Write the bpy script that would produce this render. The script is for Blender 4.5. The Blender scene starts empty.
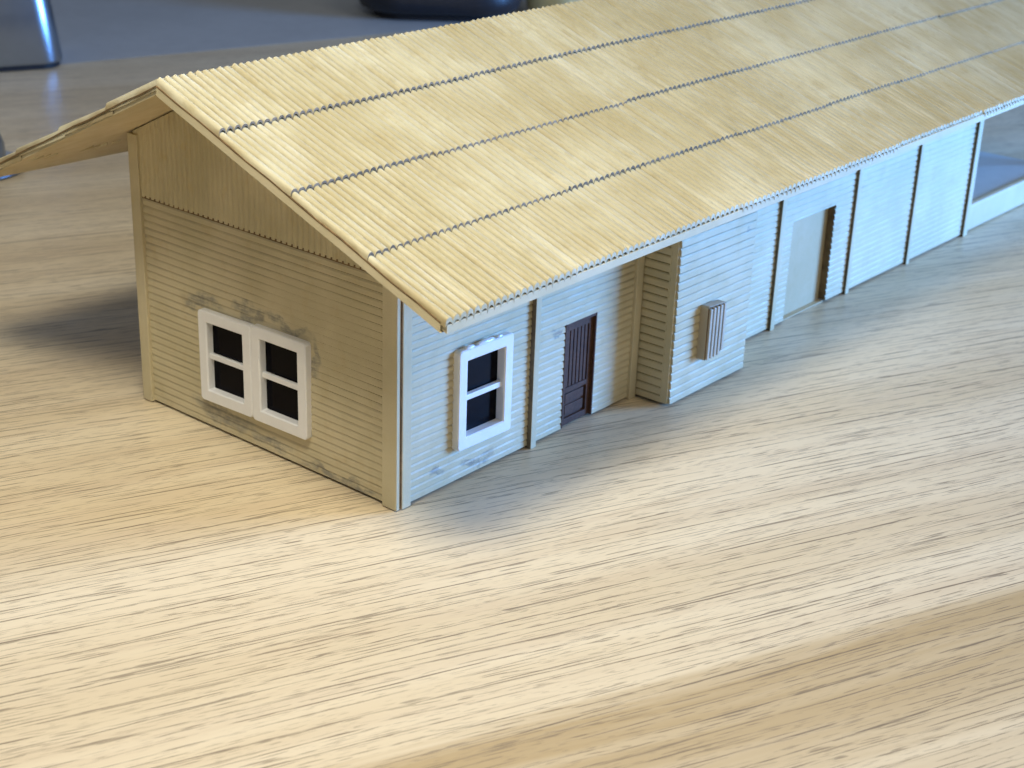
import bpy, math, random
from mathutils import Vector, Matrix
random.seed(7)
S = 0.01                      # all sizes below are written in centimetres
scene = bpy.context.scene
COL = scene.collection

# ------------------------------------------------------------------ camera
cam_d = bpy.data.cameras.new('camera'); cam = bpy.data.objects.new('camera', cam_d); COL.objects.link(cam)
cr = Vector((0.64297866, -0.76512882, 0.03400486)); cu = Vector((0.28143391, 0.27733096, 0.91863077)); cf = Vector((0.71230147, 0.58108987, -0.39365109))
CP = Vector((-20.4806, -19.5974, 14.981))
m = Matrix((cr, cu, -cf)).transposed().to_4x4(); m.translation = CP*S
cam.matrix_world = m
cam_d.sensor_width = 36.0; cam_d.lens = 1566.73/1024*36.0
cam_d.clip_start = 0.01; cam_d.clip_end = 50
cam_d.dof.use_dof = True; cam_d.dof.focus_distance = 0.31; cam_d.dof.aperture_fstop = 44
scene.camera = cam

# ------------------------------------------------------------------ light
world = bpy.data.worlds.new('World'); scene.world = world; world.use_nodes = True
bg = world.node_tree.nodes['Background']; bg.inputs[0].default_value = (0.76, 0.84, 1.0, 1); bg.inputs[1].default_value = 0.15
scene.view_settings.view_transform = 'Standard'; scene.view_settings.look = 'None'
scene.view_settings.exposure = 0.0; scene.view_settings.gamma = 1.0

def area(name, loc, target, sx, sy, power, color):
    d = bpy.data.lights.new(name, 'AREA'); d.shape = 'RECTANGLE'; d.size = sx*S; d.size_y = sy*S
    d.energy = power; d.color = color
    o = bpy.data.objects.new(name, d); COL.objects.link(o)
    o.location = Vector(loc)*S
    o.rotation_euler = (Vector(target)-Vector(loc)).to_track_quat('-Z', 'Y').to_euler()
    return o
area('desk_lamp', (-10.5, -6.8, 30.5), (-4, 0, 0), 10, 6, 1.12, (1.0, 0.935, 0.78))
area('left_fill', (-110, -25, 45), (0, 3, 2), 60, 50, .70, (1.0, 0.90, 0.72))  # added fill from the left with no seen source, lifts the end wall
area('window_light', (72, -50, 14.5), (18, 0, 2), 34, 22, 18.5, (0.155, 0.41, 1.0))
area('front_fill', (15, -75, 80), (8, 0, 0), 40, 40, 1.9, (1.0, 0.88, 0.70))  # added warm fill from front right, no such source in view

# ------------------------------------------------------------------ helpers
class MB:
    def __init__(s): s.v = []; s.f = []; s.m = []
    def quad(s, pts, mi=0):
        n = len(s.v); s.v += [tuple(p) for p in pts]; s.f.append(tuple(range(n, n+len(pts)))); s.m.append(mi)
    def box(s, x0, x1, y0, y1, z0, z1, mi=0):
        n = len(s.v)
        s.v += [(x0,y0,z0),(x1,y0,z0),(x1,y1,z0),(x0,y1,z0),(x0,y0,z1),(x1,y0,z1),(x1,y1,z1),(x0,y1,z1)]
        for f in ((0,3,2,1),(4,5,6,7),(0,1,5,4),(1,2,6,5),(2,3,7,6),(3,0,4,7)):
            s.f.append(tuple(n+i for i in f)); s.m.append(mi)
    def prism(s, outline, place, d0, d1, mi=0):
        # outline: list of (a,b); place(a,b,d) -> xyz
        n = len(s.v); k = len(outline)
        s.v += [tuple(place(a, b, d0)) for a, b in outline] + [tuple(place(a, b, d1)) for a, b in outline]
        s.f.append(tuple(n+i for i in range(k))); s.m.append(mi)
        s.f.append(tuple(n+k+i for i in reversed(range(k)))); s.m.append(mi)
        for i in range(k):
            j = (i+1) % k
            s.f.append((n+i, n+k+i, n+k+j, n+j)); s.m.append(mi)
    def build(s, name, mats, parent=None, bevel=0, smooth=False, merge=True, fix=True):
        me = bpy.data.meshes.new(name)
        me.from_pydata([(a*S, b*S, c*S) for a, b, c in s.v], [], s.f)
        if not isinstance(mats, (list, tuple)): mats = [mats]
        for q in mats: me.materials.append(q)
        for i, p in enumerate(me.polygons): p.material_index = s.m[i]; p.use_smooth = smooth
        import bmesh
        bm = bmesh.new(); bm.from_mesh(me)
        if merge: bmesh.ops.remove_doubles(bm, verts=bm.verts, dist=1e-6)
        if fix: bmesh.ops.recalc_face_normals(bm, faces=bm.faces)
        bm.to_mesh(me); bm.free()
        o = bpy.data.objects.new(name, me); COL.objects.link(o)
        if parent: o.parent = parent
        if bevel:
            b = o.modifiers.new('bevel', 'BEVEL'); b.width = bevel*S; b.segments = 3; b.limit_method = 'ANGLE'; b.angle_limit = math.radians(35)
            for p in me.polygons: p.use_smooth = True
            try:
                me.set_sharp_from_angle(angle=math.radians(40))
            except Exception: pass
            b.harden_normals = True
        return o

def thing(name, label, cat, loc=(0,0,0), group=None):
    o = bpy.data.objects.new(name, None); COL.objects.link(o); o.location = Vector(loc)*S
    o.empty_display_size = 0.01
    o['label'] = label; o['category'] = cat
    if group: o['group'] = group
    return o

# ------------------------------------------------------------------ node helpers
class N:
    def __init__(s, name):
        s.mat = bpy.data.materials.new(name); s.mat.use_nodes = True; s.t = s.mat.node_tree
        s.b = s.t.nodes['Principled BSDF']
        tc = s.t.nodes.new('ShaderNodeTexCoord')
        s.P = s.vm('SCALE', tc.outputs['Object'], None, scale=100.0)     # position in cm
    def node(s, k): return s.t.nodes.new(k)
    def link(s, a, b): s.t.links.new(a, b)
    def inp(s, sock, val):
        if val is None: return
        if hasattr(val, 'is_linked') or hasattr(val, 'links'): s.link(val, sock)
        else: sock.default_value = val
    def vm(s, op, a, b=None, scale=None):
        n = s.node('ShaderNodeVectorMath'); n.operation = op; s.inp(n.inputs[0], a); s.inp(n.inputs[1], b)
        if scale is not None: n.inputs['Scale'].default_value = scale
        return n.outputs['Value'] if op in ('DOT_PRODUCT', 'LENGTH', 'DISTANCE') else n.outputs[0]
    def m(s, op, a, b=None, c=None, clamp=False):
        n = s.node('ShaderNodeMath'); n.operation = op; n.use_clamp = clamp
        s.inp(n.inputs[0], a); s.inp(n.inputs[1], b); s.inp(n.inputs[2], c); return n.outputs[0]
    def noise(s, vec, scale=1, detail=3, rough=.55, dist=0):
        n = s.node('ShaderNodeTexNoise'); s.link(vec, n.inputs['Vector']); n.inputs['Scale'].default_value = scale
        n.inputs['Detail'].default_value = detail; n.inputs['Roughness'].default_value = rough; n.inputs['Distortion'].default_value = dist
        return n.outputs[0]
    def mapr(s, v, a, b, c=0., d=1.):
        n = s.node('ShaderNodeMapRange'); n.interpolation_type = 'SMOOTHSTEP'; s.link(v, n.inputs[0])
        for i, q in enumerate((a, b, c, d)): n.inputs[i+1].default_value = q
        return n.outputs[0]
    def mix(s, f, a, b, mode='MIX'):
        n = s.node('ShaderNodeMix'); n.data_type = 'RGBA'; n.blend_type = mode
        s.inp(n.inputs[0], f); 
        for k, q in ((6, a), (7, b)):
            if isinstance(q, tuple): n.inputs[k].default_value = (*q, 1) if len(q) == 3 else q
            else: s.link(q, n.inputs[k])
        return n.outputs[2]
    def scl(s, x, y, z, vec=None):
        return s.vm('MULTIPLY', vec or s.P, (x, y, z))
    def sep(s, v=None):
        n = s.node('ShaderNodeSeparateXYZ'); s.link(v or s.P, n.inputs[0]); return n.outputs
    def comb(s, x, y, z=0.):
        n = s.node('ShaderNodeCombineXYZ'); s.inp(n.inputs[0], x); s.inp(n.inputs[1], y); s.inp(n.inputs[2], z); return n.outputs[0]
    def bump(s, h, dist, strength=1.0):
        n = s.node('ShaderNodeBump'); s.link(h, n.inputs['Height']); n.inputs['Distance'].default_value = dist*S; n.inputs['Strength'].default_value = strength
        s.link(n.outputs[0], s.b.inputs['Normal'])
    def set(s, col=None, rough=None, spec=None, metal=None):
        if col is not None:
            if isinstance(col, tuple): s.b.inputs['Base Color'].default_value = (*col, 1)
            else: s.link(col, s.b.inputs['Base Color'])
        if rough is not None: s.inp(s.b.inputs['Roughness'], rough)
        if spec is not None: s.b.inputs['Specular IOR Level'].default_value = spec
        if metal is not None: s.b.inputs['Metallic'].default_value = metal
        return s.mat

PAINT = (0.57, 0.495, 0.30)

def paint(name, base=PAINT, stains=(), rough=0.5, var=1.0, vertical=False):
    """cream hobby paint on card; stains = [(centre xyz, radii xyz)] rubbed grey glue and pencil marks"""
    n = N(name)
    big = n.noise(n.P, .45, 3); fine = n.noise(n.P, 9, 3, .7); mid = n.noise(n.P, 2.2, 4, .6)
    d1 = tuple(c*(1-.16*var) for c in base); l1 = (min(1, base[0]*1.05), min(1, base[1]*1.05), min(1, base[2]*1.12))
    c = n.mix(n.mapr(big, .3, .7), d1, l1)
    c = n.mix(n.m('MULTIPLY', n.mapr(mid, .52, .75), .30*var), c, (base[0]*.80, base[1]*.66, base[2]*.45))
    c = n.mix(n.m('MULTIPLY', n.mapr(fine, .55, .8), .22*var), c, (base[0]*.62, base[1]*.6, base[2]*.6))
    if stains:
        tot = None
        warp = n.vm('ADD', n.P, n.vm('SCALE', n.vm('SUBTRACT', n.node_noise_color(1.6), (.5,.5,.5)), None, scale=.9))
        for cen, rad in stains:
            q = n.vm('MULTIPLY', n.vm('SUBTRACT', warp, cen), tuple(1/r for r in rad))
            v = n.mapr(n.vm('LENGTH', q), 1.15, .55)
            tot = v if tot is None else n.m('MAXIMUM', tot, v)
        scr = n.noise(n.scl(2.5, 2.2, 20), 1, 4, .7)
        scr2 = n.noise(n.scl(9, 9, 5), 1, 2, .6)
        f = n.m('MULTIPLY', tot, n.mapr(n.m('ADD', scr, n.m('MULTIPLY', scr2, .4)), .46, .84), clamp=True)
        c = n.mix(n.m('MULTIPLY', f, .74), c, (.19, .185, .165))
    h = n.m('ADD', n.m('MULTIPLY', fine, .5), n.noise(n.P, 26, 2, .6))
    n.bump(h, .012, .55)
    return n.set(c, rough=n.mapr(mid, .3, .7, rough-.08, rough+.1), spec=.4)
def _nnc(self, scale):
    k = self.node('ShaderNodeTexNoise'); self.link(self.P, k.inputs['Vector']); k.inputs['Scale'].default_value = scale; k.inputs['Detail'].default_value = 3
    return k.outputs[1]
N.node_noise_color = _nnc

def roof_paint():
    n = N('corrugated roof paint')
    base = PAINT
    x, y, z = n.sep()[0:3]
    big = n.noise(n.P, .22, 3, .6)
    streak = n.noise(n.scl(3.2, .22, .22), 1, 4, .65)                # runs from ridge to eave
    streak2 = n.noise(n.scl(5.5, .35, .35), 1, 3, .6)
    spots = n.noise(n.scl(1.6, 1.0, 1.0), 1, 5, .7)
    fine = n.noise(n.scl(14, 7, 7), 1, 3, .7)
    uf = n.m('DIVIDE', n.m('ADD', n.m('ADD', x, 2.029), n.m('MULTIPLY', y, .0163)), .183)
    u = n.m('FLOOR', uf)
    ribtone = n.noise(n.comb(n.m('MULTIPLY', u, 3.7), n.m('MULTIPLY', y, .55)), 1, 2, .6)
    ribtone2 = n.noise(n.comb(n.m('MULTIPLY', u, 5.3), n.m('MULTIPLY', y, 1.6), 9.), 1, 3, .6)
    c = n.mix(n.mapr(big, .32, .68), (.46, .40, .235), (.62, .585, .42))
    c = n.mix(n.m('MULTIPLY', n.mapr(streak, .5, .72), .30), c, (.42, .34, .17))
    c = n.mix(n.m('MULTIPLY', n.mapr(streak2, .58, .74), .40), c, (.34, .26, .13))
    c = n.mix(n.m('MULTIPLY', n.mapr(streak, .46, .28), .35), c, (.74, .71, .56))
    c = n.mix(n.m('MULTIPLY', n.mapr(spots, .50, .68), .42), c, (.40, .32, .15))
    c = n.mix(n.m('MULTIPLY', n.mapr(fine, .6, .8), .35), c, (.30, .24, .13))
    c = n.mix(n.m('MULTIPLY', n.mapr(ribtone, .48, .70), .28), c, (.44, .37, .20))
    c = n.mix(n.m('MULTIPLY', n.mapr(ribtone2, .58, .74), .32), c, (.33, .265, .14))
    c = n.mix(n.m('MULTIPLY', n.mapr(ribtone, .46, .30), .22), c, (.68, .65, .48))
    # patchy darker brown along the grooves between the ribs
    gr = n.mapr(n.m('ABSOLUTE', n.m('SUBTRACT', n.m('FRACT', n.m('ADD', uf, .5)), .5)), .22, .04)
    groove_var = n.mapr(n.noise(n.comb(n.m('MULTIPLY', n.m('FLOOR', n.m('ADD', uf, .5)), 2.9), n.m('MULTIPLY', y, .7), 4.), 1, 3, .6), .34, .60)
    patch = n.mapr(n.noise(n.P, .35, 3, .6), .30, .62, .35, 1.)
    c = n.mix(n.m('MULTIPLY', n.m('MULTIPLY', gr, groove_var), n.m('MULTIPLY', patch, .85)), c, (.29, .215, .10))
    n.bump(n.m('ADD', fine, n.noise(n.P, 22, 2)), .012, .6)
    return n.set(c, rough=n.mapr(spots, .35, .65, .34, .52), spec=.5)

def flat(name, col, rough=.5, spec=.4, metal=0, bump=0, scale=12, var=.12):
    n = N(name); f = n.noise(n.P, scale, 3, .6); g = n.noise(n.P, scale*.15, 2)
    c = n.mix(n.mapr(n.m('ADD', n.m('MULTIPLY', f, .5), n.m('MULTIPLY', g, .5)), .35, .65), tuple(q*(1-var) for q in col), tuple(min(1, q*(1+var)) for q in col))
    if bump: n.bump(f, bump, 1)
    return n.set(c, rough=rough, spec=spec, metal=metal)

END_STAINS = [((0, 5.95, 3.05), (.5, .75, .22)), ((0, 4.3, 3.10), (.5, .55, .17)), ((0, 3.2, 3.12), (.5, .8, .13)), ((0, 2.35, 2.6), (.5, .16, .55)),
              ((0, 5.3, .42), (.5, 1.1, .24)), ((0, 3.9, .26), (.5, .8, .14)), ((0, 1.6, .16), (.5, 1.3, .10)), ((0, 6.35, 2.9), (.5, .3, .25))]
M_end = paint('cream paint on end wall', stains=END_STAINS, var=.8)
M_gable = paint('cream paint on gable', base=(.56, .485, .28), var=1.1)
M_long = paint('cream paint on long wall', stains=[((2.4, 0, .3), (.5, .5, .13)), ((3.5, 0, 3.75), (.12, .5, .16)), ((5.0, 0, 2.6), (.3, .5, .09)), ((1.2, 0, .5), (.3, .5, .08)), ((6.2, 0, 4.0), (.2, .4, .05))], var=.7)
M_bay = paint('cream paint on bay', stains=[((11.1, -1, 3.85), (.16, .5, .05))], var=.7)
M_trim = paint('cream paint on trim', base=(.57, .50, .31), var=.6)
M_plain = paint('smooth cream card', base=(.58, .50, .33), var=.5)
M_panel = paint('shaded freight door card', base=(.52, .42, .24), var=.5)  # cream card darkened in its colour for the shade of the recess
M_soffit = paint('warm card roof underside', base=(.56, .46, .28), var=.7)
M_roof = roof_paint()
M_burn = flat('grey cut card edge', (.20, .165, .12), .8, .2, bump=.01, var=.35, scale=5)
M_brownedge = flat('brown shade in roof edge gap', (.17, .11, .055), .8, .2, var=.3, scale=5)
M_postside = flat('dark brown side of posts', (.16, .125, .08), .8, .2, var=.3, scale=5)  # darker brown for the left side of the wall posts
M_white = flat('white moulded plastic', (.80, .80, .79), .32, .5, bump=.004, var=.03, scale=3)
M_black = flat('black window film', (.0025, .0022, .004), .12, .05, var=.1)
M_door = flat('brown door paint', (.085, .042, .026), .6, .25, bump=.006, var=.2)
M_vent = paint('pale vent paint', base=(.50, .44, .33), var=.8)
M_deck = flat('pale blue grey deck', (.54, .60, .62), .3, .5, var=.04)
M_dark = flat('dark underside card', (.03, .028, .027), .9, .1)
M_glue = flat('clear glue bead', (.82, .84, .86), .06, .8, var=.02)

# ------------------------------------------------------------------ the table
TH = math.radians(-23.5)
def wood():
    n = N('pale oak laminate')
    A = n.vm('DOT_PRODUCT', n.P, (math.cos(TH), math.sin(TH), 0)); B = n.vm('DOT_PRODUCT', n.P, (-math.sin(TH), math.cos(TH), 0))
    wav = n.m('MULTIPLY', n.m('SUBTRACT', n.noise(n.comb(n.m('MULTIPLY', A, .05), n.m('MULTIPLY', B, .12)), 1, 2), .5), 1.6)
    Bw = n.m('ADD', B, wav)
    def st(a, b, det=3, rough=.6, off=0.):
        return n.noise(n.comb(n.m('MULTIPLY', A, a), n.m('MULTIPLY', Bw, b), off), 1, det, rough)
    broad = st(.02, .30, 3, .6); tone = st(.05, 1.4, 3, .6, 3.); fib = st(.7, 22, 3, .7, 5.)
    c = n.mix(n.mapr(broad, .35, .65), (.63, .515, .335), (.74, .635, .45))
    c = n.mix(n.m('MULTIPLY', n.mapr(tone, .48, .72), .45), c, (.56, .44, .29))
    # darker tan board along the near side
    b0 = n.m('ADD', -7.50, n.m('MULTIPLY', n.m('SUBTRACT', n.noise(n.comb(n.m('MULTIPLY', A, .12), 0.), 1, 2), .5), .12))
    db = n.m('SUBTRACT', b0, B)
    db = n.m('ADD', db, n.m('MULTIPLY', n.m('SUBTRACT', st(.08, 2.2, 3, .6, 47.), .5), 1.3))
    tan = n.m('MULTIPLY', n.mapr(db, -.15, .35), n.mapr(db, 4.5, .5, .35, 1.))
    tan = n.m('MULTIPLY', tan, n.mapr(st(.06, 1.8, 3, .6, 41.), .25, .6, .45, 1.))
    c = n.mix(n.m('MULTIPLY', tan, .9), c, (.42, .305, .155))
    c = n.mix(n.m('MULTIPLY', n.mapr(fib, .5, .78), .22), c, (.44, .35, .25))
    def pores(a, b, off, lo, hi, cov):
        p = n.mapr(st(a, b, 1, .5, off), lo, hi)
        k = n.mapr(st(a*.25, b*.12, 3, .65, off+7), cov, cov+.10)
        return n.m('MULTIPLY', p, k)
    p1 = pores(1.1, 24, 9., .61, .645, .49)
    p2 = pores(.6, 18, 60., .635, .665, .52)
    p3 = pores(2.4, 36, 90., .60, .65, .44)
    def grain_lines(freq, off, width, brk, lo):
        ph = n.m('ADD', n.m('MULTIPLY', B, freq), n.m('MULTIPLY', n.noise(n.comb(n.m('MULTIPLY', A, .045), n.m('MULTIPLY', B, .55), off), 1, 3, .55), freq*.8))
        d = n.m('ABSOLUTE', n.m('SUBTRACT', n.m('FRACT', ph), .5))
        w = n.mapr(st(.5, 5, 2, .6, off+3), .35, .7, .25, 1.)
        ln = n.mapr(n.m('DIVIDE', d, n.m('MULTIPLY', w, width)), 1., .35)
        return n.m('MULTIPLY', ln, n.mapr(st(brk, 6, 3, .65, off+11), lo, lo+.07))
    g1 = grain_lines(3.1, 300., .088, .38, .45)
    g2 = grain_lines(5.3, 330., .115, .7, .46)
    g3 = grain_lines(1.1, 360., .034, .35, .43)
    dark = n.m('MAXIMUM', n.m('MAXIMUM', n.m('MULTIPLY', p1, .72), n.m('MULTIPLY', p2, .66)), n.m('MAXIMUM', n.m('MULTIPLY', p3, .40), n.m('MAXIMUM', n.m('MULTIPLY', g1, .86), n.m('MAXIMUM', n.m('MULTIPLY', g2, .70), n.m('MULTIPLY', g3, .70)))))
    c = n.mix(dark, c, (.165, .125, .085))
    n.bump(n.m('SUBTRACT', 1., dark), .008, .3)
    return n.set(c, rough=n.mapr(fib, .3, .7, .34, .46), spec=.45)
M_wood = wood()
def edge_y(x): return 40.6-.2615*(x-17.44)
b = MB()
n0 = len(b.v)
pts = [(-160, edge_y(-160)+60), (-160, -110), (220, -110), (220, edge_y(220)+60)]
b.prism(pts, lambda a, c, d: (a, c, d), -2.5, 0)
o = b.build('tabletop', M_wood); o['kind'] = 'structure'
M_mat = flat('smooth blue grey surface', (.41, .43, .43), .5, .35, var=.05, scale=1.5)
b = MB()
b.prism([(-160, edge_y(-160)), (220, edge_y(220)), (220, edge_y(220)+150), (-160, edge_y(-160)+150)], lambda a, c, d: (a, c, d), .003, .007)
o = b.build('grey_table_surface', M_mat); o['kind'] = 'structure'

# ------------------------------------------------------------------ the model building
bld = thing('model_building', 'long cream model depot with corrugated gable roof, brown door and white windows on the table', 'model building')

RY, RZ = 4.347, 8.38
def roof_r(x, t):                      # camera-side slope, t = 0 ridge .. 1 eave
    H = 8.36+.0064*x; he = 5.46+.0052*x; oy = 2.99-.0085*x
    return (x, RY+(-oy-RY)*t, H+(he-H)*t)
def roof_l(x, t):
    H = 8.36+.0064*x; he = 5.27-.012*min(x, 8); oy = 2.80
    return (x, RY+(8+oy-RY)*t, H+(he-H)*t)
XE = 36.6
CARD = .17; LIFT = .065
def under_z(y, x=0):                   # roof underside above the walls
    if y <= RY: t = (RY-y)/(RY+2.99); z = roof_r(x, t)[2]
    else: t = (y-RY)/(10.8-RY); z = roof_l(x, t)[2]
    return z-LIFT-CARD-.03

def siding(mb, place, u0, u1, z0, z1, pitch, depth, holes=(), thick=.35, step_u=.3, seed=0, fade=None, zshift=0., LIP=.022, GD=.028):
    """clapboard wall: place(u,z,d); sawtooth boards, openings with reveals, solid back"""
    rnd = random.Random(seed)
    rows = [z0]; z = z0+pitch*(.9+zshift)
    while z < z1-.02: rows.append(z); z += pitch*rnd.uniform(.97, 1.03)
    rows.append(z1)
    kn = [a_+.64*(b_-a_) for a_, b_ in zip(rows, rows[1:])]
    zb = sorted(set(rows+kn+[h[2] for h in holes]+[h[3] for h in holes])); zb = [q for q in zb if z0-1e-6 <= q <= z1+1e-6]; zb = [q for i, q in enumerate(zb) if i == 0 or q-zb[i-1] > .004 or q in [h[2] for h in holes]+[h[3] for h in holes]]
    ub = [u0]
    k = max(1, int((u1-u0)/step_u)); ub = [u0+(u1-u0)*i/k for i in range(k+1)]
    ub = sorted(set(ub+[h[0] for h in holes]+[h[1] for h in holes]))
    def row(zm):
        for a, b_ in zip(rows, rows[1:]):
            if a <= zm <= b_: return a, b_
    jit = {}
    def dep(u, z, r):
        a, b_ = r
        f = (z-a)/(b_-a)
        key = (round(u, 3), round(a, 3))
        if key not in jit: jit[key] = rnd.uniform(.93, 1.07)
        g = jit[key]*(fade(u, z) if fade else 1)
        return depth*((1-.18*f/.64) if f < .64 else .82*(1-f)/.36)*g
    def inhole(u, z): return any(h[0] < u < h[1] and h[2] < z < h[3] for h in holes)
    for za, zc in zip(zb, zb[1:]):
        zm = (za+zc)/2; r = row(zm)
        if abs(zc-r[1]) < .005 and zc < z1-1e-6: pass
        for ua, uc in zip(ub, ub[1:]):
            um = (ua+uc)/2
            if inhole(um, zm): continue
            lip = LIP if (zc == r[1] and zc < z1-1e-6) else 0
            zt = zc-lip
            mb.quad([place(ua, za, dep(ua, za, r)), place(uc, za, dep(uc, za, r)), place(uc, zt, dep(uc, zt, r)), place(ua, zt, dep(ua, zt, r))])
            if lip:      # narrow groove under the next board
                r2 = row(zc+.01)
                g = fade(um, zc) if fade else 1
                gd = -GD*g
                mb.quad([place(ua, zt, dep(ua, zt, r)), place(uc, zt, dep(uc, zt, r)), place(uc, zt, gd), place(ua, zt, gd)])
                mb.quad([place(ua, zt, gd), place(uc, zt, gd), place(uc, zc, gd), place(ua, zc, gd)])
                mb.quad([place(ua, zc, gd), place(uc, zc, gd), place(uc, zc, dep(uc, zc, r2)), place(ua, zc, dep(ua, zc, r2))])
    # reveals
    T = -thick
    for h in holes:
        a, c, p, q = h
        zs = [z for z in zb if p <= z <= q]
        for zz0, zz1 in zip(zs, zs[1:]):
            r = row((zz0+zz1)/2)
            for u, s_ in ((a, 1), (c, -1)):
                mb.quad([place(u, zz0, dep(u, zz0, r)), place(u, zz1, dep(u, zz1, r)), place(u, zz1, T), place(u, zz0, T)], 1)
        r = row(q-.001); mb.quad([place(a, q, dep(a, q, r)), place(c, q, dep(c, q, r)), place(c, q, T), place(a, q, T)], 1)
        if p > z0+.01: r = row(p+.001); mb.quad([place(a, p, dep(a, p, r)), place(c, p, dep(c, p, r)), place(c, p, T), place(a, p, T)], 1)
    # back sheet and rim
    for za, zc in zip(zb, zb[1:]):
        for ua, uc in zip(ub, ub[1:]):
            if not inhole((ua+uc)/2, (za+zc)/2): mb.quad([place(ua, za, T), place(uc, za, T), place(uc, zc, T), place(ua, zc, T)])
    for za, zc in zip(zb, zb[1:]):
        r = row((za+zc)/2)
        for u in (u0, u1): mb.quad([place(u, za, dep(u, za, r)), place(u, zc, dep(u, zc, r)), place(u, zc, T), place(u, za, T)], 0)
    for ua, uc in zip(ub, ub[1:]):
        if not any(h[0] < (ua+uc)/2 < h[1] and h[2] <= z0+1e-6 for h in holes):
            mb.quad([place(ua, z0, depth*.7), place(uc, z0, depth*.7), place(uc, z0, T), place(ua, z0, T)], 1)
        mb.quad([place(ua, z1, 0), place(uc, z1, 0), place(uc, z1, T), place(ua, z1, T)])

P_end = lambda u, z, d: (-d, u, z)
P_long = lambda u, z, d: (u, -d, z)
P_back = lambda u, z, d: (u, 8+d, z)

ZB = .07     # the card walls sit a hair above the table on a recessed base
# end wall
def fade_end(u, z):
    # boards worn smooth by sanding and filler right of and above the windows
    d = ((u-2.2)/2.2)**2+((z-3.3)/1.1)**2
    return .12+.88*min(1, max(0, d-.45)/1.3)
hw = [(2.68, 5.68, .95, 2.72)]
b = MB(); siding(b, P_end, .25, 7.76, ZB, 4.93,   .168, .027, [(2.66, 4.00, .95, 2.76), (4.36, 5.72, .93, 2.70)], seed=3, fade=fade_end, LIP=.018, GD=.014)
b.build('end_wall', [M_end, M_end], bld, fix=False)
# gable with vertical corrugated siding
b = MB(); pit = .162; y = .05; ys = []
while y < 7.95: ys.append(y); y += pit/8
zbot = 4.955
pts = []
for yy in ys:
    ph = ((yy/pit) % 1.0)
    d = .045+.034*(2*abs(math.sin(math.pi*ph))**.5-1)*(.85+.3*math.sin(yy*3.1))
    pts.append((yy, d))
for (ya, da), (yc, dc) in zip(pts, pts[1:]):
    ta, tc = max(under_z(ya), zbot+.02), max(under_z(yc), zbot+.02)
    b.quad([(-da, ya, zbot), (-dc, yc, zbot), (-dc, yc, tc), (-da, ya, ta)])
    b.quad([(-da, ya, zbot), (-dc, yc, zbot), (.2, yc, zbot), (.2, ya, zbot)], 1)
    b.quad([(.2, ya, zbot), (.2, yc, zbot), (.2, yc, tc), (.2, ya, ta)])
gp_ = b.build('gable_siding', [M_gable, M_burn], bld, smooth=True, fix=False); gp_.data.set_sharp_from_angle(angle=math.radians(60))
b = MB(); b.box(-.053, .1, .3, 7.74, 4.925, 4.985); b.build('siding_joint', M_brownedge, bld)
# long wall
holes = [(1.75, 3.16, .95, 2.88), (5.33, 6.42, ZB, 2.54), (15.02, 17.30, ZB, 2.86)]
b = MB(); siding(b, P_long, .3, 26.0, ZB, 6.3, .168, .042, holes, seed=5, thick=.5, LIP=.024, GD=.02)
b.build('long_wall', [M_long, M_brownedge], bld, fix=False)
b = MB(); siding(b, P_back, .25, 26.0, ZB, 6.2, .168, .036, [], seed=8)
b.build('back_wall', [M_long, M_burn], bld, fix=False)
b = MB(); b.box(25.7, 26.0, .55, 7.6, ZB, 6.2); b.build('partition_wall', M_plain, bld)
b = MB(); b.box(.25, 33.5, .56, 7.9, 0.004, .16); b.box(.14, .249, .3, 7.7, .004, .06); b.build('base_plate', M_dark, bld)

# corner and wall posts
def post(x0, x1, y0, y1, z0, z1, mat=M_trim, name='corner_post'):
    b = MB(); b.box(x0, x1, y0, y1, z0, z1); return b.build(name, mat, bld, bevel=.018)
post(-.10, .012, -.065, .34, .02, 6.1)
post(.035, .30, -.10, .05, .02, 6.1)
b = MB(); b.box(.0125, .0345, -.085, .05, .05, 6.0); b.build('corner_joint', M_brownedge, bld)
post(-.10, .05, 7.76, 8.08, .02, 6.33)
post(.055, .30, 7.98, 8.10, .02, 6.3)
for x0, w, d in ((4.09, .19, .15), (14.23, .21, .12), (18.31, .20, .12), (22.07, .20, .12), (25.99, .30, .13)):
    b = MB(); b.box(x0, x0+w, -d, .02, .0, 6.2); b.m[-1] = 1
    b.build('wall_post', [M_trim, M_postside], bld, bevel=.015)
post(26.0, 26.28, .03, .32, .0, 6.2, name='deck_post')
post(7.84, 8.10, -.11, .02, .0, 6.2, name='wall_post')

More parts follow.
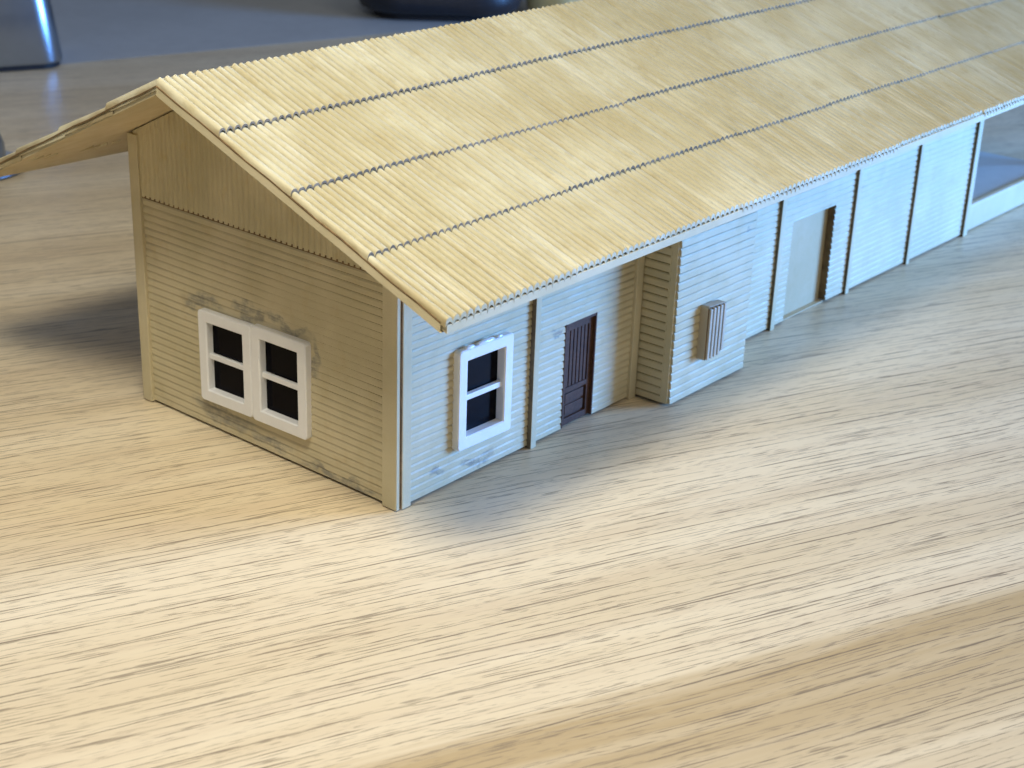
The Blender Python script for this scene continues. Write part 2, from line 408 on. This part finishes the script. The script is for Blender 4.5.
# windows ---------------------------------------------------------------
def rounded(a0, a1, b0, b1, r, k=4, skew=0.):
    pts = []
    for cx, cy, st in ((a1-r, b1-r, 0), (a0+r, b1-r, 90), (a0+r, b0+r, 180), (a1-r, b0+r, 270)):
        for i in range(k+1):
            t = math.radians(st+90*i/k); pts.append((cx+r*math.cos(t), cy+r*math.sin(t)))
    return [(a, c+skew*(a-a0)) for a, c in pts]
def window(place, a0, a1, b0, b1, bw, skew, proud=.17, rec=-.03, flip=False, mid=None):
    sk = lambda a, c: c+skew*(a-a0)
    b = MB()
    K = 4
    out = rounded(a0, a1, b0, b1, .085, K, skew); inn = rounded(a0+bw, a1-bw, b0+bw, b1-bw, .02, K, skew)
    outb = rounded(a0+.05, a1-.05, b0+.05, b1-.05, .07, K, skew)
    outs = rounded(a0+.02, a1-.02, b0+.02, b1-.02, .07, K, skew); inns = rounded(a0+bw-.025, a1-bw+.025, b0+bw-.025, b1-bw+.025, .03, K, skew)
    rings = [[place(a, c, 0.0) for a, c in out], [place(a, c, proud-.02) for a, c in out], [place(a, c, proud) for a, c in outs],
             [place(a, c, proud) for a, c in inns], [place(a, c, proud-.025) for a, c in inn], [place(a, c, rec) for a, c in inn], [place(a, c, rec) for a, c in outb]]
    k = len(out)
    for r0, r1 in zip(rings, rings[1:]+rings[:1]):
        for i in range(k):
            j = (i+1) % k; b.quad([r0[i], r0[j], r1[j], r1[i]])
    w = b.build('window', M_white, bld, smooth=True)
    w.data.set_sharp_from_angle(angle=math.radians(28))
    mz = mid if mid is not None else (b0+b1)/2
    b = MB(); am, ac = a0+bw-.01, a1-bw+.01
    b.prism([(am, sk(am, mz-.062)), (ac, sk(ac, mz-.062)), (ac, sk(ac, mz+.062)), (am, sk(am, mz+.062))], place, rec+.03, proud-.08)
    b.build('glazing_bar', M_white, w, bevel=.015)
    for lo, hi in ((b0+bw-.02, mz-.064), (mz+.064, b1-bw+.02)):
        b = MB(); b.prism([(am, sk(am, lo)), (ac, sk(ac, lo)), (ac, sk(ac, hi)), (am, sk(am, hi))], place, rec+.0, rec+.015)
        b.build('pane', M_black, w)
    return w
window(P_end, 2.47, 4.165, .79, 2.98, .27, -.02)
window(P_end, 4.175, 5.88, .77, 2.90, .27, -.03)
wl = window(P_long, 1.60, 3.32, .80, 3.05, .27, -.02, proud=.20)
# shiny glue squeezed out on top of the long-wall window
for gx, gl, gr in ((1.95, .16, .045), (2.45, .30, .05), (2.9, .10, .03)):
    b = MB(); nn = 12
    for i in range(8):
        for j in range(nn):
            def gp(i, j):
                t = -1+2*i/8; r = gr*math.sqrt(max(0, 1-t*t)); a = 2*math.pi*j/nn
                return (gx+gl*t, -.14+r*math.cos(a)*1.3, 3.05-.02*(gx-1.6)+.01+r*math.sin(a))
            b.quad([gp(i, j), gp(i+1, j), gp(i+1, (j+1) % nn), gp(i, (j+1) % nn)])
    b.build('glue_bead', M_glue, wl, smooth=True)

# brown door -------------------------------------------------------------
b = MB()
x0, x1 = 5.34, 6.41
b.box(x0, x1, .16, .26, ZB, 2.53)
b.box(x0, x0+.15, .09, .165, ZB, 2.53); b.box(x1-.13, x1, .09, .165, ZB, 2.53); b.box(x0+.15, x1-.13, .09, .165, 2.36, 2.53); b.box(x0+.15, x1-.13, .09, .165, .07, .22)
b.box(x0+.15, x1-.13, .09, .165, .86, .98)
k = 6; w = (x1-.13-x0-.15)/k
for i in range(k): b.box(x0+.15+w*i+.015, x0+.15+w*(i+1)-.015, .115, .165, .98, 2.36)
b.box(x0+.21, x1-.19, .12, .165, .28, .52); b.box(x0+.21, x1-.19, .12, .165, .58, .80)
b.v = [(x, y-.055, z) for x, y, z in b.v]
dr = b.build('door', M_door, bld, bevel=.01)
b = MB(); b.box(5.30, 5.345, -.05, .17, ZB, 2.60); b.box(6.405, 6.45, -.05, .17, ZB, 2.60); b.box(5.345, 6.405, -.045, .17, 2.53, 2.595)
b.build('frame', M_door, dr, bevel=.01)
# freight door
b = MB(); b.box(15.0, 17.32, .19, .27, .01, 2.9); b.box(15.03, 17.29, .03, .189, .01, .05)
b.build('freight_door', M_panel, bld)

# bay --------------------------------------------------------------------
bay = MB()
siding(bay, lambda u, z, d: (u, -.985-d, z), 8.19, 11.42, ZB, 6.0, .205, .058, seed=11, thick=.15, LIP=.036, GD=.035)
siding(bay, lambda u, z, d: (8.17-d, u, z), -.83, -.02, ZB, 6.0, .205, .045, seed=12, thick=.12, LIP=.036, GD=.035)
siding(bay, lambda u, z, d: (11.44+d, u, z), -.97, -.02, ZB, 6.0, .205, .035, seed=13, thick=.12)
# trim the top to the roof underside
bay.v = [(x, y, min(z, under_z(y, x)-.02)) for x, y, z in bay.v]
bo = bay.build('bay', [M_bay, M_burn], bld, fix=False)
b = MB(); b.box(8.135, 8.19, -.98, -.78, ZB, 5.35); b.build('corner_post', M_trim, bo, bevel=.01)
b = MB(); b.box(8.3, 11.3, -.85, .1, .004, .12); b.build('base_plate', M_dark, bo)
# louvre box on the bay front
b = MB()
z0, z1 = .95, 2.31
VX0, VX1 = 9.20, 9.98
prof = [(VX0, z0), (VX1-.16, z0-.01), (VX1, z0+.14), (VX1, z1-.06), (VX0+.05, z1), (VX0, z1-.03)]
b.prism(prof, lambda a, c, d: (a, -1.0-d, c), 0, .26); b.m[1] = 1
vb = b.build('vent', [M_vent, M_brownedge], bo, bevel=.02)
b = MB()
for i in range(5):
    xa = VX0+.03+i*.148
    zlo = z0+.02+(.10 if i == 4 else 0)
    b.prism([(xa, zlo), (xa+.095, zlo), (xa+.095, z1-.07), (xa, z1-.05)], lambda a, c, d: (a, -1.0-d, c), .255, .315)
b.build('vent_slats', M_vent, vb, bevel=.015)

# open loading deck beyond the last bay -----------------------------------
b = MB(); b.box(26.30, 34.25, -.02, .22, .03, .93); b.build('deck_wall', M_plain, bld, bevel=.07)
b = MB(); b.box(26.02, 34.25, 7.7, 8.0, .03, .93); b.build('deck_wall', M_plain, bld, bevel=.02)
b = MB(); b.box(26.02, 33.7, .29, 7.69, .66, .84); b.build('deck_floor', M_deck, bld)
post(34.0, 34.3, -.03, .27, .935, 5.9, name='deck_post'); post(34.0, 34.3, 7.73, 8.0, .935, 5.9, name='deck_post')

# roof --------------------------------------------------------------------
PITCH = .183
def build_slope(fn, ts, name, x_front, sgn):
    # card underneath
    b = MB(); xs = [x_front(0)+.04]+[i*1.5 for i in range(0, int(XE/1.5)+1)]+[XE]
    rows_t = [0, .25, .5, .75, 1.0]
    def C(x, t, dz):
        if x < -.5: x = x_front(t)+.035
        p = fn(x, t); return (p[0], p[1], p[2]-LIFT-dz)
    for ta, tb in zip(rows_t, rows_t[1:]):
        for xa, xb in zip(xs, xs[1:]):
            b.quad([C(xa, ta, .012), C(xb, ta, .012), C(xb, tb, .012), C(xa, tb, .012)])
            b.quad([C(xa, ta, CARD), C(xb, ta, CARD), C(xb, tb, CARD), C(xa, tb, CARD)], 1)
    for ta, tb in zip(rows_t, rows_t[1:]):
        for x in (xs[0], xs[-1]): b.quad([C(x, ta, .012), C(x, tb, .012), C(x, tb, CARD), C(x, ta, CARD)])
    for xa, xb in zip(xs, xs[1:]):
        for t in (0, 1.0): b.quad([C(xa, t, .012), C(xb, t, .012), C(xb, t, CARD), C(xa, t, CARD)])
    panel = b.build(name, [M_trim, M_soffit], bld)
    rnd = random.Random(21+sgn)
    for k, (ta, tb) in enumerate(zip(ts, ts[1:])):
        b = MB(); ph = rnd.random(); tu = max(0, ta-.035)      # tucked under the row above
        # cut in hand-made lengths: each length sits a little differently
        cuts = [-9]; x = -2.2+rnd.uniform(3, 7)
        while x < XE: cuts.append(x); x += rnd.uniform(3.5, 7.5)
        offs = [(rnd.uniform(-.008, .012), rnd.uniform(.85, 1.15), rnd.uniform(-.003, .003)) for _ in cuts]
        nx = int((XE+2.4)/PITCH*10)
        tt = [0, .12, .3, .5, .7, .88, 1.0]
        cols = []
        wob = [rnd.uniform(-1, 1) for _ in range(400)]
        for i in range(nx+1):
            u = i/10.0
            cell = int(u); amp = .040*(1+.40*wob[cell % 400])
            bump_ = amp*(2.0*abs(math.sin(math.pi*u))**.55-1.3)
            col = []
            for w in tt:
                t = tu+(tb-tu)*w
                xf = x_front(t)
                x = xf+u*PITCH
                if x > XE: x = XE+(x-XE)*.001
                ci = max(j for j, c_ in enumerate(cuts) if c_ <= x)
                o1, am, te = offs[ci]
                p = fn(x, t+te*w)
                lift = -.035+.070*w+o1*w
                if k == 0: lift = .03+.02*w
                slot = (-.05*abs(wob[((i+1)//10*7+11) % 400])-.045)*(1 if i % 10 == 0 else .72 if i % 10 in (1, 9) else 0)*(.3 if w > .95 else 1)
                col.append((p[0]+.006*wob[(cell*3+int(w*5)) % 400], p[1], p[2]+bump_*am+slot+lift))
            cols.append(col)
        TK = .046 if tb < .99 else .088
        for i in range(nx):
            c0, c1 = cols[i], cols[i+1]
            for j in range(len(tt)-1):
                b.quad([c0[j], c1[j], c1[j+1], c0[j+1]])
            dn = lambda p, q=TK: (p[0], p[1], p[2]-q)
            b.quad([c0[-1], c1[-1], dn(c1[-1]), dn(c0[-1])], 1 if tb < .99 else 0)
            for j in (0,): b.quad([dn(c0[-1]), dn(c1[-1]), dn(c1[j], TK), dn(c0[j], TK)], 0)
        for c0 in (cols[0], cols[-1]):
            for j in range(len(tt)-1):
                b.quad([c0[j], c0[j+1], (c0[j+1][0], c0[j+1][1], c0[j+1][2]-TK), (c0[j][0], c0[j][1], c0[j][2]-TK)], 0)
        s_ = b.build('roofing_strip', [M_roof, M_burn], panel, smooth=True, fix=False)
        s_.data.set_sharp_from_angle(angle=math.radians(60))
    return panel
xr = lambda t: -2.10+.12*t
xl = lambda t: -2.10-.12*t
pr = build_slope(roof_r, [0, .236, .494, .75, 1.0], 'roof_slope', xr, 1)
pl = build_slope(roof_l, [0, .25, .5, .75, 1.0], 'roof_slope', xl, 2)
# gable-edge board of the near slope
b = MB()
for t0, t1 in zip([i/10 for i in range(10)], [i/10 for i in range(1, 11)]):
    A = [roof_r(xr(t)+.0, t) for t in (t0, min(t1, .985))]
    def q(p, dx, dz): return (p[0]+dx, p[1], p[2]+dz)
    a0, a1 = A
    R = [(-.012, -.085), (-.012, -.275), (.10, -.275), (.10, -.245)]
    for (dx0, dz0), (dx1, dz1) in zip(R, R[1:]):
        b.quad([q(a0, dx0, dz0), q(a1, dx0, dz0), q(a1, dx1, dz1), q(a0, dx1, dz1)])
b.build('barge_board', M_trim, pr, fix=False)
for fn_, xf_, par in ((roof_r, xr, pr), (roof_l, xl, pl)):
    b = MB()
    for i in range(12):
        t0, t1 = i/12, min((i+1)/12, .985)
        a0, a1 = fn_(xf_(t0)-.016, t0), fn_(xf_(t1)-.016, t1); h0 = .075+.012*math.sin(i*2.1); h1 = .075+.012*math.sin((i+1)*2.1)
        b.quad([(a0[0], a0[1], a0[2]-h0), (a1[0], a1[1], a1[2]-h1), (a1[0], a1[1], a1[2]-h1-.028), (a0[0], a0[1], a0[2]-h0-.028)])
        b.quad([(a0[0], a0[1], a0[2]-h0), (a1[0], a1[1], a1[2]-h1), (a1[0]+.03, a1[1], a1[2]-h1), (a0[0]+.03, a0[1], a0[2]-h0)])
    b.build('gap_shade_strip', M_brownedge, par, fix=False)  # dark strip painted for the shade in the gap between roofing and card

# ------------------------------------------------------------------ things behind
M_silver = flat('brushed silver metal', (.34, .39, .46), .28, .5, metal=1.0, var=.04, scale=2)
M_rubber = flat('black rubber', (.01, .01, .012), .6, .3)
M_blackp = flat('black satin plastic', (.012, .013, .018), .38, .5)
M_creamp = flat('cream plastic', (.62, .58, .34), .5, .4)

def rrect(hx, hy, r, k=8):
    return rounded(-hx, hx, -hy, hy, r, k)
def loft(name, sections, mat, parent, loc=(0,0,0), rot=0.):
    """sections: [(z, outline)]"""
    b = MB(); n = len(sections[0][1]); c, s = math.cos(rot), math.sin(rot)
    tr = lambda p, z: (loc[0]+p[0]*c-p[1]*s, loc[1]+p[0]*s+p[1]*c, loc[2]+z)
    R = [[tr(p, z) for p in o_] for z, o_ in sections]
    for r0, r1 in zip(R, R[1:]):
        for i in range(n):
            j = (i+1) % n; b.quad([r0[i], r0[j], r1[j], r1[i]])
    b.quad(list(reversed(R[0]))); b.quad(R[-1])
    o_ = b.build(name, mat, parent, smooth=True); o_.data.set_sharp_from_angle(angle=math.radians(45)); return o_

def disc(r, k=48): return [(r*math.cos(2*math.pi*i/k), r*math.sin(2*math.pi*i/k)) for i in range(k)]

t = thing('metal_stand', 'tall silver tapered stand with black rubber foot behind the roof ridge, upper left corner', 'stand', (0, 0, 0))
SC = (17.8, 42.3, .032); ro = math.radians(-22)
loft('body', [(.22, rrect(3.05, 2.3, 1.0)), (.34, rrect(3.10, 2.35, 1.05)), (2.5, rrect(2.85, 2.1, 1.0)), (9, rrect(1.9, 1.3, .8)), (12, rrect(1.6, 1.0, .7))], M_silver, t, SC, ro)
loft('rubber_foot', [(.0, rrect(2.95, 2.2, .95)), (.215, rrect(2.95, 2.2, .95))], M_rubber, t, SC, ro)

t = thing('metal_lamp_foot', 'small silver conical foot with round flared rim beside the left roof eave', 'lamp foot', (0, 0, 0))
LC = (7.6, 27.8, 0)
loft('foot_rim', [(.004, disc(1.95)), (.10, disc(2.06)), (.26, disc(2.0)), (.34, disc(1.5))], M_silver, t, LC)
loft('foot_cone', [(.341, disc(1.45)), (.9, disc(1.42)), (1.5, disc(1.22)), (2.4, disc(.72)), (3.2, disc(.45)), (6, disc(.35))], M_silver, t, LC)

t = thing('black_device', 'low black rounded device on the grey surface behind the roof', 'device', (0, 0, 0))
BC = (42.73, 37.95, .032); ra = math.radians(-48)
loft('casing', [(.35, rrect(3.8, 3.0, 2.0)), (.55, rrect(4.2, 3.4, 2.4)), (1.1, rrect(4.4, 3.6, 2.5)), (2.3, rrect(4.2, 3.4, 2.4)), (2.6, rrect(3.8, 3.0, 2.0))], M_blackp, t, BC, ra)
loft('rubber_foot', [(.0, rrect(3.5, 2.6, 1.6)), (.345, rrect(3.5, 2.6, 1.6))], M_rubber, t, BC, ra)

t = thing('cream_cup', 'plain cream cup partly hidden behind the roof beside the black device', 'cup', (0, 0, 0))
loft('cup_wall', [(.0, disc(2.2)), (.3, disc(2.45)), (5.0, disc(2.9)), (5.05, disc(2.75)), (.6, disc(2.3))], M_creamp, t, (48.4, 33.4, .032))
